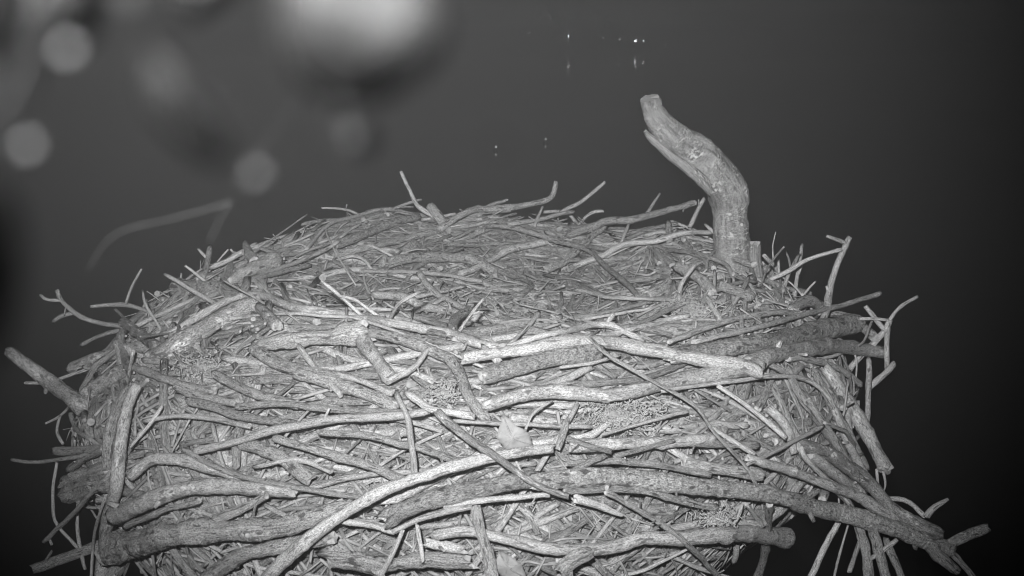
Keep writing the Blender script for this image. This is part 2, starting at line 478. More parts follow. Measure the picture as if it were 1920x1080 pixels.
# ------------------------------------------------------------------ traced sticks
#  (name, material, width px start, end, layer, [x, y, ...], {options})   children: 'tw': [(w0, w1, [..]), ...]
ST = [
 # --- left side, ends standing clear of the heap
 ('twig','T',8,10,1,[106,544,115,562,140,587,173,602,230,612,262,622],{'tw':[(6,8,[75,553,88,562,115,563]),(7,9,[100,602,117,592,139,587])],'label':'forked twig reaching out from the left rim'}),
 ('twig','T',7,10,1,[152,647,187,630,233,617,320,605],{}),
 ('stick','K',17,24,2,[230,603,263,627,300,655],{}),
 ('twig','T',6,8,1,[277,562,267,580,257,607],{}),
 ('twig','T',5,5,1,[288,580,283,600,285,615],{}),
 ('stick','D',14,19,5,[283,640,333,617,377,590,427,563,467,553,500,557,547,575,600,583,640,589,707,600,790,615,840,624,893,643,945,652],{'label':'long smooth stick arching along the front of the rim'}),
 ('twig','T',9,8,2,[253,613,300,590,367,560,433,537,500,513,550,493,600,473,637,453],{}),
 ('twig','B',10,9,2,[300,600,367,567,467,527,580,497],{}),
 ('twig','T',6,7,4,[280,641,367,610,467,593,533,588,640,594,683,600,757,627,840,660,907,688],{}),
 ('log','G',30,38,1,[160,740,217,705,300,665,360,630,430,592,490,566],{}),
 ('log','D',24,26,0,[133,691,187,672,253,653,300,640],{}),
 ('stick','T',11,15,3,[216,640,222,660,230,688],{}),
 ('twig','B',7,9,3,[220,632,205,650,187,668],{}),
 ('log','D',22,34,1,[13,656,47,682,78,705,120,735,165,768],{'label':'blunt thick stick jutting out at the far left'}),
 ('twig','T',6,7,2,[47,718,93,717,133,702,173,690],{}),
 ('stick','T',10,12,1,[395,463,388,493,380,525],{'tw':[(5,6,[372,467,388,484]),(10,9,[455,472,430,487,396,502]),(4,4,[428,468,405,494])]}),
 ('log','L',30,26,1,[327,541,352,538,400,540,430,545],{}),
 ('bark_slab','B',22,34,0,[433,530,467,508,520,488],{'gn':.15}),
 ('bark_slab','B',10,24,0,[458,456,466,472,476,492],{'gn':.3}),
 ('twig','T',5,5,1,[587,438,560,450,530,463],{'tw':[(3,4,[528,450,530,464,533,478])]}),
 ('twig','T',4,4,1,[537,463,563,457,583,470],{}),
 ('log','G',18,26,2,[484,575,502,592,521,612],{'end':1}),
 ('wood_chip','S',20,44,5,[482,647,520,643,580,634,640,630,676,622],{'flat':.35,'gn':.12,'groove':.25,'label':'pale splintered piece of bare wood lying on the front slope'}),
 ('stick','B',9,14,2,[596,512,606,522],{}),
 # --- back rim
 ('twig','T',6,11,1,[752,322,765,350,783,385,807,403,836,421],{'label':'thin twig standing up above the back rim'}),
 ('stick','B',20,14,1,[805,385,827,413,845,434],{}),
 ('stick','B',10,14,2,[1045,340,1038,362,1025,375,973,387,923,392,887,394,853,410,822,433],{'tw':[(8,9,[957,395,900,400,867,417,840,430])],'label':'crooked stick lying along the top of the back rim with an upturned end'}),
 ('twig','T',6,9,1,[1133,342,1110,362,1083,382,1050,398],{}),
 ('twig','T',6,6,1,[1018,388,1010,405,1002,425],{}),
 ('twig','T',6,6,1,[1132,397,1110,398,1095,410],{}),
 ('twig','T',8,8,1,[953,422,1010,412,1047,402,1075,398],{}),
 ('stick','B',11,16,2,[1304,379,1260,392,1213,405,1180,413,1140,414,1107,427,1065,440],{'tw':[(5,7,[1237,363,1224,384,1210,405])]}),
 ('twig','T',6,6,2,[1180,420,1172,438,1165,455],{}),
 ('twig','T',7,7,1,[1207,442,1240,435,1257,440],{}),
 ('stick','B',13,13,1,[1253,418,1256,436,1258,455],{}),
 ('stick','P',9,13,3,[1338,434,1280,438,1223,453,1173,458,1133,477,1078,498],{}),
 ('stick','T',14,13,2,[1045,449,973,463,923,485,865,514],{}),
 ('stick','B',10,10,4,[912,421,973,430,1040,450,1100,467,1133,497,1173,530,1198,558],{'label':'thin dark stick slanting across the bowl'}),
 ('stick','L',13,15,2,[1133,425,1112,440,1090,460,1060,490,1025,505],{}),
 ('stick','L',14,18,2,[783,407,750,414,723,423,673,443,628,459],{}),
 ('twig','T',4,5,2,[677,420,658,431,638,447],{}),
 ('stick','B',10,10,1,[718,417,704,422,688,430],{}),
 ('stick','B',14,13,1,[625,477,707,460,780,443,825,430],{}),
 ('log','L',20,20,2,[730,492,780,483,853,482,890,488,930,512],{}),
 ('twig','T',6,6,3,[690,459,715,470,745,486],{}),
 ('twig','T',7,6,3,[640,485,663,480,683,487,695,504],{}),
 ('stick','T',12,13,3,[786,512,813,547,847,567,895,592],{}),
 ('twig','T',8,8,3,[680,508,773,510,840,517,905,528],{}),
 ('stick','D',16,17,3,[700,552,757,557,790,573,840,583,900,597,962,609],{}),
 ('twig','T',8,7,3,[773,558,827,548,872,537],{}),
 ('twig','T',8,8,4,[813,571,827,562,842,552],{}),
 ('stick','P',9,13,4,[913,626,950,615,1007,610,1051,594],{}),
 ('twig','T',7,9,4,[957,645,975,628,993,610,1011,586],{}),
 ('twig','T',4,5,4,[973,570,1023,582,1089,601],{}),
 ('stick','T',12,13,4,[940,652,1007,633,1073,617,1117,608,1153,613,1205,638],{'tw':[(9,9,[1151,589,1144,598,1136,608])]}),
 ('log','P',22,28,8,[868,672,923,663,990,655,1040,643,1107,640,1160,645,1223,657,1280,667,1347,677,1390,684,1427,700],{'label':'pale barkless branch curving across the front of the rim'}),
 ('stick','B',8,7,12,[1104,632,1133,660,1180,690,1233,720,1280,746,1313,772,1340,813,1397,873,1420,911],{'label':'long thin twig slanting down the front slope'}),
 ('stick','P',12,17,6,[905,650,917,660,934,678],{'end':1}),
 ('log','L',32,36,4,[908,706,973,688,1057,666,1123,660],{'label':'thick lichen spotted log below the pale branch','end':1}),
 ('twig','P',7,7,5,[1050,689,1107,680,1160,666],{}),
 ('log','D',30,26,3,[676,636,700,667,732,708],{}),
 ('log','L',20,22,4,[673,622,740,633,807,657,847,677,867,713,877,740,890,760,914,787],{'label':'lichen crusted stick bending down the front slope'}),
 ('stick','P',10,13,5,[802,652,780,687,730,714],{}),
 ('stick','T',11,12,3,[1290,590,1223,607,1180,620,1120,632],{}),
 ('twig','T',8,8,3,[1080,542,1140,557,1207,560,1270,562],{}),
 # --- right
 ('twig','T',8,9,1,[1320,372,1310,390,1293,428],{}),
 ('twig','T',10,10,3,[1345,517,1390,522,1437,527,1480,542,1521,549],{'tw':[(7,9,[1579,467,1513,487,1480,507,1441,525])],'label':'forked twig reaching out past the dead limb'}),
 ('stick','T',11,15,3,[1593,445,1582,470,1567,503,1557,537,1550,577,1543,600,1530,640],{'tw':[(6,8,[1550,442,1570,450,1588,458]),(7,7,[1550,535,1553,546,1556,556])],'label':'knobbly upright twig with a bent tip on the right rim'}),
 ('stick','D',10,11,5,[1650,550,1597,567,1547,580,1480,597,1403,618,1300,641],{'label':'long straight stick poking out over the right rim'}),
 ('stick','T',10,12,4,[1255,640,1330,613,1413,590,1480,587,1529,606],{}),
 ('log','L',32,38,3,[1255,668,1380,650,1480,633,1540,617,1608,607],{'label':'thick lichen crusted log with a ragged end on the right rim','end':1}),
 ('log','D',34,24,3,[1400,686,1447,667,1513,653,1580,650,1658,661],{}),
 ('log','D',24,32,5,[908,762,973,742,1040,735,1140,740,1223,724,1280,712,1350,700,1424,684],{'label':'long smooth log lying across the middle of the front slope'}),
 ('stick','T',11,12,5,[1475,673,1513,673,1563,687,1597,707,1615,724],{}),
 ('stick','T',13,12,2,[1587,697,1620,660,1657,623,1667,600],{'tw':[(6,8,[1720,555,1685,577,1667,602]),(9,10,[1622,573,1640,596,1658,619]),(10,11,[1663,692,1663,650,1663,612]),(6,7,[1612,598,1640,598,1662,600])],'label':'branching twig hanging clear of the right edge'}),
 ('stick','T',13,12,2,[1678,680,1657,703,1628,728],{}),
 ('stick','T',11,11,2,[1628,672,1628,720,1628,767,1624,806],{}),
 ('stick','B',14,19,2,[1610,605,1625,618,1640,632],{}),
 ('log','B',20,22,2,[1480,582,1513,564,1542,578],{}),
 ('stick','B',14,12,2,[1550,586,1585,592,1617,600],{}),
 ('twig','T',6,7,4,[1340,507,1339,530,1338,556],{}),
 ('stick','T',11,13,4,[1322,556,1336,578,1352,603],{}),
 ('twig','T',6,7,4,[1405,530,1414,550,1424,572],{}),
 ('log','D',20,22,2,[1270,498,1313,523,1336,553],{}),
 ('log','B',18,20,2,[1350,535,1380,545,1412,558],{}),
 # --- front left
 ('log','D',22,25,6,[257,722,240,763,227,830,217,907,203,973,192,1053,187,1095],{'label':'upright pole leaning against the left side'}),
 ('stick','B',20,22,5,[241,727,213,787,203,837,200,880],{}),
 ('wood_slat','P',17,18,3,[102,846,140,845,195,843],{'flat':.5,'label':'short flat pale slat sticking out at the left'}),
 ('twig','T',7,8,3,[20,862,63,867,107,862,160,853,205,832],{'label':'thin twig poking straight out at the far left'}),
 ('stick','S',12,15,3,[128,880,160,860,195,842],{}),
 ('log','S',24,26,3,[118,908,167,888,205,876],{'end':1}),
 ('log','S',34,32,2,[123,926,173,911,210,906],{'end':1}),
 ('twig','T',8,11,6,[80,1018,133,967,173,923,212,883],{'tw':[(5,5,[97,1021,92,1010])]}),
 ('twig','T',6,7,2,[108,868,100,907,100,947,107,983,147,1028],{}),
 ('twig','T',5,6,2,[113,778,107,810,118,832],{}),
 ('twig','T',4,6,2,[86,793,110,782,128,765],{}),
 ('twig','T',6,7,2,[145,930,147,1003,158,1068],{}),
 ('twig','T',6,6,4,[198,930,180,987,172,1053,171,1090],{}),
 ('log','B',18,22,3,[64,1067,117,1047,190,1021],{'label':'blunt log end pointing out at the lower left'}),
 ('log','D',36,26,5,[212,968,300,930,383,913,483,915,550,920],{'label':'smooth curved log low on the left of the front'}),
 ('stick','B',13,11,5,[235,987,300,960,375,938],{}),
 ('log','S',58,32,4,[207,1034,300,1007,433,993,547,983,645,948],{'groove':.25,'label':'thick weathered log with deep grooves low on the left'}),
 ('log','B',30,26,3,[385,1088,450,1042,547,1023,625,1008],{}),
 ('bark_slab','S',34,38,4,[208,1088,222,1064,236,1044],{'flat':.5}),
 ('stick','P',15,17,7,[363,846,433,830,500,810,567,797,640,785,740,779,803,772],{'label':'pale stick across the left of the front slope','end':1}),
 ('stick','L',13,13,6,[443,762,517,758,640,768,755,774],{}),
 ('stick','L',18,16,5,[353,751,400,763,450,780,560,797],{}),
 ('stick','B',11,10,7,[343,842,400,873,467,897,533,910,633,927,705,936],{}),
 ('twig','T',7,7,6,[304,762,277,800,243,838],{}),
 ('log','D',22,20,4,[245,893,283,864,333,862,400,880,448,894],{}),
 ('stick','B',18,16,5,[400,976,467,947,522,914],{}),
 ('stick','L',14,14,6,[600,812,640,812,680,815,750,832,790,842,860,866],{}),
 ('stick','B',16,17,6,[515,822,570,838,640,858,693,873,765,904],{}),
 # --- front centre
 ('log','P',27,19,9,[495,1088,567,1020,640,965,707,927,773,900,840,877,907,860,973,848,1036,842],{'label':'bright barkless branch curving down out of the bottom of the heap','end':1}),
 ('log','L',38,32,7,[724,974,760,955,840,930,940,907,1005,896],{'label':'thick lichen spotted log with a broken end low in the middle','end':1}),
 ('log','L',34,32,8,[1000,904,1107,893,1207,900,1280,910,1413,922,1513,947,1580,963,1647,983,1713,1003,1782,1030],{'tw':[(20,22,[1850,990,1813,1005,1772,1026]),(20,24,[1798,1074,1770,1050,1738,1022]),(10,13,[1832,1090,1806,1060,1778,1030])],'label':'longest thick branch running out to a forked end at the lower right'}),
 ('stick','P',11,11,6,[640,979,690,984,737,997],{}),
 ('stick','P',11,13,8,[735,998,800,968,885,949],{}),
 ('stick','P',12,11,8,[830,948,940,935,1032,927],{}),
 ('twig','P',9,8,8,[865,926,930,918,998,909],{}),
 ('stick','K',17,12,11,[818,771,847,797,890,830,940,863,990,900,1023,917,1066,931],{'label':'dark stick slanting across the pale branches in the middle'}),
 ('stick','P',13,15,9,[763,737,785,752,807,767,850,774,888,780],{'end':1}),
 ('stick','P',11,13,9,[742,735,763,783,773,847,778,894],{}),
 ('stick','L',12,13,9,[1015,906,1073,883,1134,852],{}),
 ('stick','B',12,12,7,[1062,822,1107,837,1145,846],{}),
 ('stick','B',11,9,7,[1155,855,1210,840,1262,826],{}),
 ('stick','L',13,13,8,[1060,921,1147,917,1220,923,1280,940,1345,953],{}),
 ('stick','B',11,11,9,[1138,922,1190,953,1233,977,1280,1013,1352,1086],{}),
 ('wood_chip','P',20,7,8,[1080,935,1123,949,1168,967],{'flat':.6,'label':'short bright splinter of bare wood'}),
 ('log','P',20,36,6,[812,1004,850,997,890,997,973,1017,1040,1030,1140,1027,1207,1010,1280,1010,1380,1000,1477,1008],{'label':'thick pale barkless log along the bottom of the front','end':1}),
 ('stick','B',20,23,9,[891,948,903,1003,917,1040,925,1090],{'label':'short upright stick at the bottom in front of the pale log'}),
 ('stick','P',9,11,8,[755,995,737,1037,710,1086],{}),
 ('twig','P',8,9,9,[782,982,788,1018,794,1055],{}),
 ('log','B',32,28,9,[1054,1072,1073,1052,1107,1036],{'end':1}),
 ('wood_chip','P',18,22,8,[800,1018,835,1026,870,1031],{'flat':.5}),
 ('bark_slab','S',38,42,6,[615,1046,665,1052,716,1066],{'flat':.5}),
 ('bark_slab','S',30,30,5,[700,1062,790,1050,880,1056],{'flat':.5}),
 ('stick','B',12,16,6,[1046,842,1055,815,1062,790],{}),
 ('stick','D',24,22,5,[1070,836,1160,832,1250,830,1340,822],{}),
 ('twig','P',6,8,7,[1130,815,1200,795,1290,770],{}),
 ('stick','T',9,9,6,[850,790,930,793,1010,797,1110,800],{}),
 ('twig','T',5,5,7,[985,805,1000,775,1035,752],{}),
 ('stick','B',13,13,6,[1060,870,1150,865,1240,872,1330,890],{}),
 # --- front right, a fan of sticks running down to the lower right
 ('log','D',24,28,6,[1548,690,1575,728,1600,770,1640,840,1664,884],{'tw':[(6,4,[1643,880,1646,905,1648,925]),(6,3,[1655,882,1660,905,1658,920])],'label':'stout pole sloping down the right edge with a frayed end'}),
 ('stick','B',14,16,6,[1513,750,1557,813,1590,867,1620,932],{}),
 ('log','K',24,30,6,[1495,832,1547,847,1580,870,1630,907,1680,960,1764,1004],{'label':'thick dark branch end sloping to the lower right'}),
 ('log','D',16,24,8,[1400,858,1480,883,1547,907,1613,933,1663,967,1748,1011],{}),
 ('stick','T',11,12,7,[1497,842,1530,880,1557,907,1600,952],{}),
 ('log','D',20,22,6,[1518,852,1573,893,1617,924],{}),
 ('twig','P',8,8,9,[1396,873,1447,850,1493,825,1542,799],{'label':'thin straight twig slanting up across the right of the front'}),
 ('stick','T',9,11,7,[1345,723,1413,770,1472,822],{}),
 ('stick','T',10,11,7,[1330,800,1363,820,1416,852],{}),
 ('twig','T',9,10,3,[1650,934,1700,940,1731,968],{'tw':[(15,7,[1733,968,1753,950,1778,936])]}),
 ('stick','T',11,13,1,[1575,975,1547,1027,1515,1090],{}),
 ('twig','T',4,5,1,[1592,980,1577,1030,1562,1090],{}),
 ('twig','T',8,9,2,[1614,1008,1604,1040,1592,1072],{}),
 ('log','B',18,20,1,[1608,984,1623,1030,1631,1090],{}),
 ('log','B',19,20,1,[1638,996,1650,1040,1662,1090],{}),
 ('stick','B',13,15,1,[1660,1012,1676,1048,1694,1090],{}),
 ('stick','T',10,9,2,[1633,1047,1655,1033,1682,1012],{}),
 ('stick','B',14,16,9,[1443,944,1440,987,1430,1053,1418,1090],{}),
 ('twig','T',8,10,4,[1400,946,1416,966,1432,986],{}),
 ('twig','T',7,7,6,[1392,944,1386,965,1376,985],{}),
 ('stick','T',8,9,6,[1240,735,1280,727,1350,718,1450,705,1510,712,1545,735,1585,795],{}),
 ('log','B',16,20,4,[1475,690,1500,740,1545,800,1580,850],{}),
 ('stick','B',14,15,5,[1530,700,1560,760,1595,820,1625,880],{}),
 ('stick','B',13,14,4,[1450,720,1470,770,1500,830],{}),
 ('stick','D',15,18,5,[1560,760,1595,840,1625,900],{}),
 ('stick','B',11,12,5,[1598,830,1605,880,1622,930],{}),
 ('stick','D',20,16,4,[1440,765,1475,800,1490,850],{}),
 ('stick','B',14,15,5,[1290,830,1340,832,1420,835],{}),
 ('log','B',22,24,5,[1285,870,1350,880,1430,890],{}),
 # --- front left slope, middle band
 ('log','B',26,24,3,[560,700,620,715,690,740,745,765],{}),
 ('log','L',24,24,3,[470,650,520,680,590,700,660,712],{}),
 ('stick','B',18,18,4,[400,700,470,735,560,760],{}),
 ('stick','B',20,18,3,[330,720,380,745,450,755],{}),
 ('log','B',24,26,3,[450,830,500,845,545,870,580,900],{'gn':.15}),
 ('stick','T',12,12,5,[630,700,700,722,735,738],{}),
 ('stick','B',16,18,4,[880,580,850,605,855,640],{}),
 ('stick','T',10,9,5,[270,790,330,780,400,785,470,800],{}),
 ('stick','P',9,11,5,[480,875,560,862,620,885],{}),
 ('stick','T',12,11,4,[640,740,600,700,560,650],{}),
]

def place_child(parent_t, parent_q, pts, w0, w1):
    Q = np.asarray(pts, float).reshape(-1, 2)
    d0 = np.linalg.norm(parent_q - Q[0], axis=1); d1 = np.linalg.norm(parent_q - Q[-1], axis=1)
    t0 = parent_t[d0.argmin()] if d0.min() < d1.min() else parent_t[d1.argmin()]
    L = np.sum(np.linalg.norm(np.diff(Q, axis=0), axis=1))
    k = RNG.uniform(-0.5, 0.5) * L / FPX * t0
    if d0.min() < d1.min():
        return place(pts, w0, w1, 0, depth=t0, slope=k)
    return place(pts, w0, w1, 0, depth=t0 - k, slope=k)

for (name, mat, w0, w1, layer, pts, op) in ST:
    P, rad, t, Q = place(pts, w0, w1, layer)
    g_ = Geo()
    big = max(w0, w1)
    k = 14 if big > 24 else 11 if big > 14 else 8
    L = np.sum(np.linalg.norm(np.diff(P, axis=0), axis=1))
    n2 = int(np.clip(L / (0.007 if big > 14 else 0.010), 6, 150))
    P2 = spline(P, n2)
    r2 = np.interp(np.linspace(0, 1, n2), np.linspace(0, 1, len(rad)), rad)
    r2 *= 1 + 0.05 * np.sin(np.linspace(0, RNG.uniform(4, 12), n2) + RNG.uniform(0, 6))
    tube(g_, P2, r2, k, jag=1.1 if mat in 'PS' else 0.6, rough=0.10 if mat != 'S' else 0.2, knots=int(L * 14) + (1 if RNG.random() < .5 else 0),
         flat=op.get('flat', 1.0), gnarl=op.get('gn', 0.06 if big > 14 else 0.20), groove=op.get('groove', 0.3 if mat == 'S' else 0.0))
    o = child(name, g_, mat, op.get('label'))
    for (a, b, cp) in op.get('tw', []):
        Pc, rc, tc_, qc = place_child(t, Q, cp, a, b)
        gc = Geo()
        nc = int(np.clip(np.sum(np.linalg.norm(np.diff(Pc, axis=0), axis=1)) / 0.009, 5, 60))
        tube(gc, spline(Pc, nc), np.interp(np.linspace(0, 1, nc), np.linspace(0, 1, len(rc)), rc), 8, 0.6, 0.12, knots=2, gnarl=0.15)
        child('side_twig', gc, mat, None, o)
    # snapped-off side shoots
    for _ in range(RNG.poisson(L * (3.2 if big > 8 else 1.6))):
        i = int(RNG.integers(2, max(3, n2 - 2)))
        tg = P2[min(i + 1, n2 - 1)] - P2[i - 1]; tg /= np.linalg.norm(tg)
        v = RNG.normal(0, 1, 3); v -= tg * np.dot(v, tg); v /= np.linalg.norm(v)
        if v[1] > 0.2:
            v = -v
        v = v * 0.8 + tg * RNG.choice([-1, 1]) * 0.6
        ln = RNG.uniform(0.008, 0.022)
        gc = Geo()
        a = P2[i]
        tube(gc, [a, a + v * (r2[i] + ln * 0.5), a + v * (r2[i] + ln)], [r2[i] * 0.42, r2[i] * 0.32, r2[i] * 0.26], 6, 0.8, 0.1)
        child('shoot_stub', gc, mat, None, o)
    if op.get('end'):
        e = 0 if P2[0][1] < P2[-1][1] else -1
        tg = (P2[0] - P2[2]) if e == 0 else (P2[-1] - P2[-3])
        tg /= np.linalg.norm(tg)
        gc = Geo()
        rr_ = r2[e] * 0.74
        tube(gc, [P2[e] - tg * 0.004, P2[e] + tg * r2[e] * 0.18], [rr_, rr_ * 0.9], 10, 0.7, 0.1)
        child('broken_end', gc, 'P', None, o)

# ------------------------------------------------------------------ the rest of the woven skin
def filler(th, s, half, tilt, off, rad, bend=0.5, n=12):
    """stick following the heap round the ring direction"""
    u = np.linspace(-1, 1, n)
    rr = max(0.25, float(np.interp(s, KS, KR)))
    tt = th + u * half * math.cos(tilt) / (0.84 * rr)
    ss = np.clip(s + u * half * math.sin(tilt) / 0.95, 0.0, 1.0)
    P = surf(tt, ss)
    chord = P[0] + (P[-1] - P[0]) * np.linspace(0, 1, n)[:, None]
    mid = P[n // 2] - chord[n // 2]
    P = P * bend + (chord + mid * (1 - ((np.linspace(-1, 1, n)) ** 2)[:, None] * 0.6)) * (1 - bend)
    p_, a_, b_, nr = surf_frame(th, s)
    wob = RNG.normal(0, 1, (5, 2)); wob[0] *= 0.4
    wv_ = spline(wob, n) * half * 0.055
    P = P + wv_[:, :1] * b_ + wv_[:, 1:] * nr * 0.5
    return P + nr * off, np.linspace(rad, rad * RNG.uniform(0.6, 0.95), n)

def rand_site(front=True):
    while True:
        th = RNG.uniform(0, 2 * np.pi); s = RNG.uniform(0.05, 0.97)
        rr = np.interp(s, KS, KR)
        if RNG.random() > max(rr, 0.3):
            continue
        p, a, b, nr = surf_frame(th, s)
        view = np.array((0, 0, H)) - p
        if np.dot(view, nr) < -0.35:
            continue
        return th, s

def seen_filler(name, lo, hi, count, lmin, lmax, mats, bowl_ok):
    made = 0
    while made < count:
        th, s = rand_site()
        if s < 0.36 and not bowl_ok:
            continue
        tilt = RNG.normal(0, 0.45) if s > 0.4 else RNG.uniform(-0.8, 0.8)
        if RNG.random() < (0.05 if name == 'log' else 0.12):
            tilt = RNG.uniform(-1.1, 1.1)
        rad = RNG.uniform(lo, hi)
        half = RNG.uniform(lmin, lmax) * 0.5
        P, r = filler(th, s, half, tilt, RNG.uniform(-0.016, 0.006) - rad * 0.6, rad, RNG.uniform(0.35, 0.8))
        g_ = Geo()
        mat = RNG.choice(mats)
        n = int(np.clip(half * 2 / 0.012, 8, 50))
        P2 = spline(P, n)
        tube(g_, P2, np.interp(np.linspace(0, 1, n), np.linspace(0, 1, len(r)), r), 10 if rad > 0.008 else 7, 0.8, 0.12,
             knots=int(half * 16), gnarl=0.2, groove=0.3 if mat == 'S' else 0)
        o = child(name, g_, str(mat))
        for _ in range(RNG.poisson(half * 3.0)):
            i = int(RNG.integers(2, n - 2))
            tg = P2[i + 1] - P2[i - 1]; tg /= np.linalg.norm(tg)
            v = RNG.normal(0, 1, 3) + np.array((0, -0.5, 0.4)); v -= tg * np.dot(v, tg); v /= np.linalg.norm(v)
            v = v * 0.7 + tg * RNG.choice([-1, 1]) * 0.7
            ln = RNG.uniform(0.01, 0.06); gc = Geo()
            tube(gc, spline([P2[i], P2[i] + v * (rad + ln * 0.5), P2[i] + v * (rad + ln) + RNG.normal(0, 0.1, 3) * ln], 6), np.linspace(rad * 0.45, rad * 0.25, 6), 6, 0.6, 0.1)
            child('side_twig', gc, str(mat), None, o)
        made += 1

seen_filler('log', 0.007, 0.015, 80, 0.2, 0.5, list('BLDBSB'), False)
seen_filler('stick', 0.0035, 0.0075, 190, 0.22, 0.65, list('BLDTTPBT'), True)
# longer sticks laid over the rim
LIFT = 0.012
made_long = 0
while made_long < 55:
    th, s_ = rand_site()
    if not 0.40 < s_ < 0.82:
        continue
    rad = RNG.uniform(0.004, 0.0085); half = RNG.uniform(0.22, 0.45)
    P, r = filler(th, s_, half, RNG.normal(0, 0.22), RNG.uniform(-0.004, LIFT), rad, RNG.uniform(0.4, 0.75), 14)
    g_ = Geo(); n_ = int(half * 2 / 0.011); P2 = spline(P, n_)
    mat = str(RNG.choice(list('BDTLTD')))
    tube(g_, P2, np.interp(np.linspace(0, 1, n_), np.linspace(0, 1, len(r)), r), 10, 0.7, 0.11, knots=int(half * 18), gnarl=0.15)
    child('stick', g_, mat)
    made_long += 1
seen_filler('twig', 0.002, 0.004, 175, 0.22, 0.7, list('TTBTP'), True)

# loose tips standing out of the skin all round the rim
for i in range(85):
    while True:
        th = RNG.uniform(0, 2 * np.pi); s_ = RNG.uniform(0.42, 0.97)
        p, a, b, nr = surf_frame(th, s_)
        if abs(np.dot(np.array((0, 0, H)) - p, nr)) < 0.75:
            break
    v = nr * RNG.uniform(0.1, 0.35 if math.sin(th) > 0.1 else 0.8) + a * RNG.choice([-1, 1]) * RNG.uniform(0.5, 1.4) + b * RNG.normal(0, 0.4)
    v /= np.linalg.norm(v)
    ln = RNG.uniform(0.04, 0.16); rad = RNG.uniform(0.0024, 0.0056)
    c = RNG.normal(0, 0.14, 3) * ln
    g_ = Geo()
    P = spline([p - v * 0.08, p, p + v * ln * 0.5 + c, p + v * ln + c * RNG.normal(1, 1)], 16)
    tube(g_, P, np.linspace(rad * 1.15, rad * 0.8, 16), 7, 0.7, 0.14, knots=5, gnarl=0.4)
    o = child('twig', g_, str(RNG.choice(list('TTBD'))))
    if RNG.random() < 0.5:
        k_ = int(RNG.integers(8, 13)); w_ = v + RNG.normal(0, 0.6, 3); w_ /= np.linalg.norm(w_)
        gc = Geo(); l2 = ln * RNG.uniform(0.25, 0.6)
        tube(gc, spline([P[k_], P[k_] + w_ * l2 * .5, P[k_] + w_ * l2 + RNG.normal(0, .1, 3) * l2], 7), np.linspace(rad * .7, rad * .5, 7), 6, .6, .1, gnarl=.3)
        child('side_twig', gc, 'T', None, o)

def mass(name, count, rlo, rhi, lmin, lmax, olo, ohi, mat, k, spread, bowl=0.5):
    G_ = Geo()
    for _ in range(count):
        th, s = rand_site()
        if s < 0.36 and RNG.random() > bowl:
            continue
        tilt = RNG.normal(0, spread)
        rad = RNG.uniform(rlo, rhi)
        P, r = filler(th, s, RNG.uniform(lmin, lmax) / 2, tilt, RNG.uniform(olo, ohi), rad, RNG.uniform(0.2, 0.9), 7)
        P = P + (RNG.normal(0, 1, 3) * 0.012) * np.linspace(-1, 1, 7)[:, None]
        tube(G_, P, r, k, 0.6, 0.15, gnarl=0.9)
    me = G_.mesh(name, NO)
    return tag(link(name, me, M[mat], nest, M['end']), kind='stuff')

mass('woven_sticks', 1500, 0.003, 0.009, 0.15, 0.45, -0.030, -0.004, 'B', 7, 0.5)
mass('woven_twigs', 2000, 0.0014, 0.0036, 0.06, 0.28, -0.018, 0.006, 'litter', 5, 0.8)
mass('fine_litter', 1300, 0.0008, 0.0020, 0.015, 0.06, -0.015, 0.006, 'litter', 4, 1.4, 1.0)

# bark flakes and crumbs caught between the sticks
G_ = Geo()
for _ in range(3400):
    th, s = rand_site()
    p, a, b, nr = surf_frame(th, s)
    ax = a * RNG.normal(0, 1) + b * RNG.normal(0, 0.6) + nr * RNG.normal(0, 0.35); ax /= np.linalg.norm(ax)
    n_ = nr + RNG.normal(0, 0.5, 3); n_ -= ax * np.dot(n_, ax); n_ /= np.linalg.norm(n_)
    sd = np.cross(n_, ax)
    l = RNG.uniform(0.005, 0.018); wd = l * RNG.uniform(0.3, 0.6); cu = RNG.uniform(0.1, 0.5) * wd; th_ = 0.0015
    c = p + nr * RNG.uniform(-0.02, 0.004)
    top = [c + ax * l * x + sd * wd * y * RNG.uniform(0.7, 1.1) + n_ * (-cu * abs(y)) for x in (-0.5, 0, 0.5) for y in (-1, 0, 1)]
    V = np.array(top + [q - n_ * th_ for q in top])
    F = []
    for i in range(2):
        for j in range(2):
            q = i * 3 + j
            F.append((q, q + 3, q + 4, q + 1)); F.append((q + 9, q + 10, q + 13, q + 12))
    rim = [0, 1, 2, 5, 8, 7, 6, 3]
    for i in range(8):
        x, y = rim[i], rim[(i + 1) % 8]
        F.append((x, y, y + 9, x + 9))
    G_.add(V, F, np.zeros((len(F) * 4, 2)), [0] * len(F), [False] * len(F))
tag(link('bark_flakes', G_.mesh('bark_flakes', NO), M['flake'], nest), kind='stuff')

# ------------------------------------------------------------------ the dead tree that carries the nest
tree = empty('dead_tree', (0.05, 2.45, 0.0))
tag(tree, 'dead tree whose broken crooked limb rises behind the nest at the right', 'tree')

def flat_pts(pl, Y):
    """pixels on the upright plane at distance Y"""
    out = []
    for x, y in pl:
        d = ray(x, y)
        out.append(px(x, y, Y / d[1]))
    return np.array(out)

def tree_part(name, P, rad, mat, k=18, gn=0.05, groove=0.08, knots=3, parent=None, label=None, jag=0.8, rough=0.09, n=None):
    g_ = Geo()
    L = np.sum(np.linalg.norm(np.diff(P, axis=0), axis=1))
    n = n or int(np.clip(L / 0.012, 8, 120))
    P2 = spline(P, n)
    s0 = np.r_[0, np.cumsum(np.linalg.norm(np.diff(np.asarray(P), axis=0), axis=1))]
    r2 = np.interp(np.linspace(0, s0[-1], n), s0, rad)
    tube(g_, P2, r2, k, jag, rough, knots=knots, gnarl=gn, groove=groove)
    return child(name, g_, mat, label, parent or tree, end=mat)

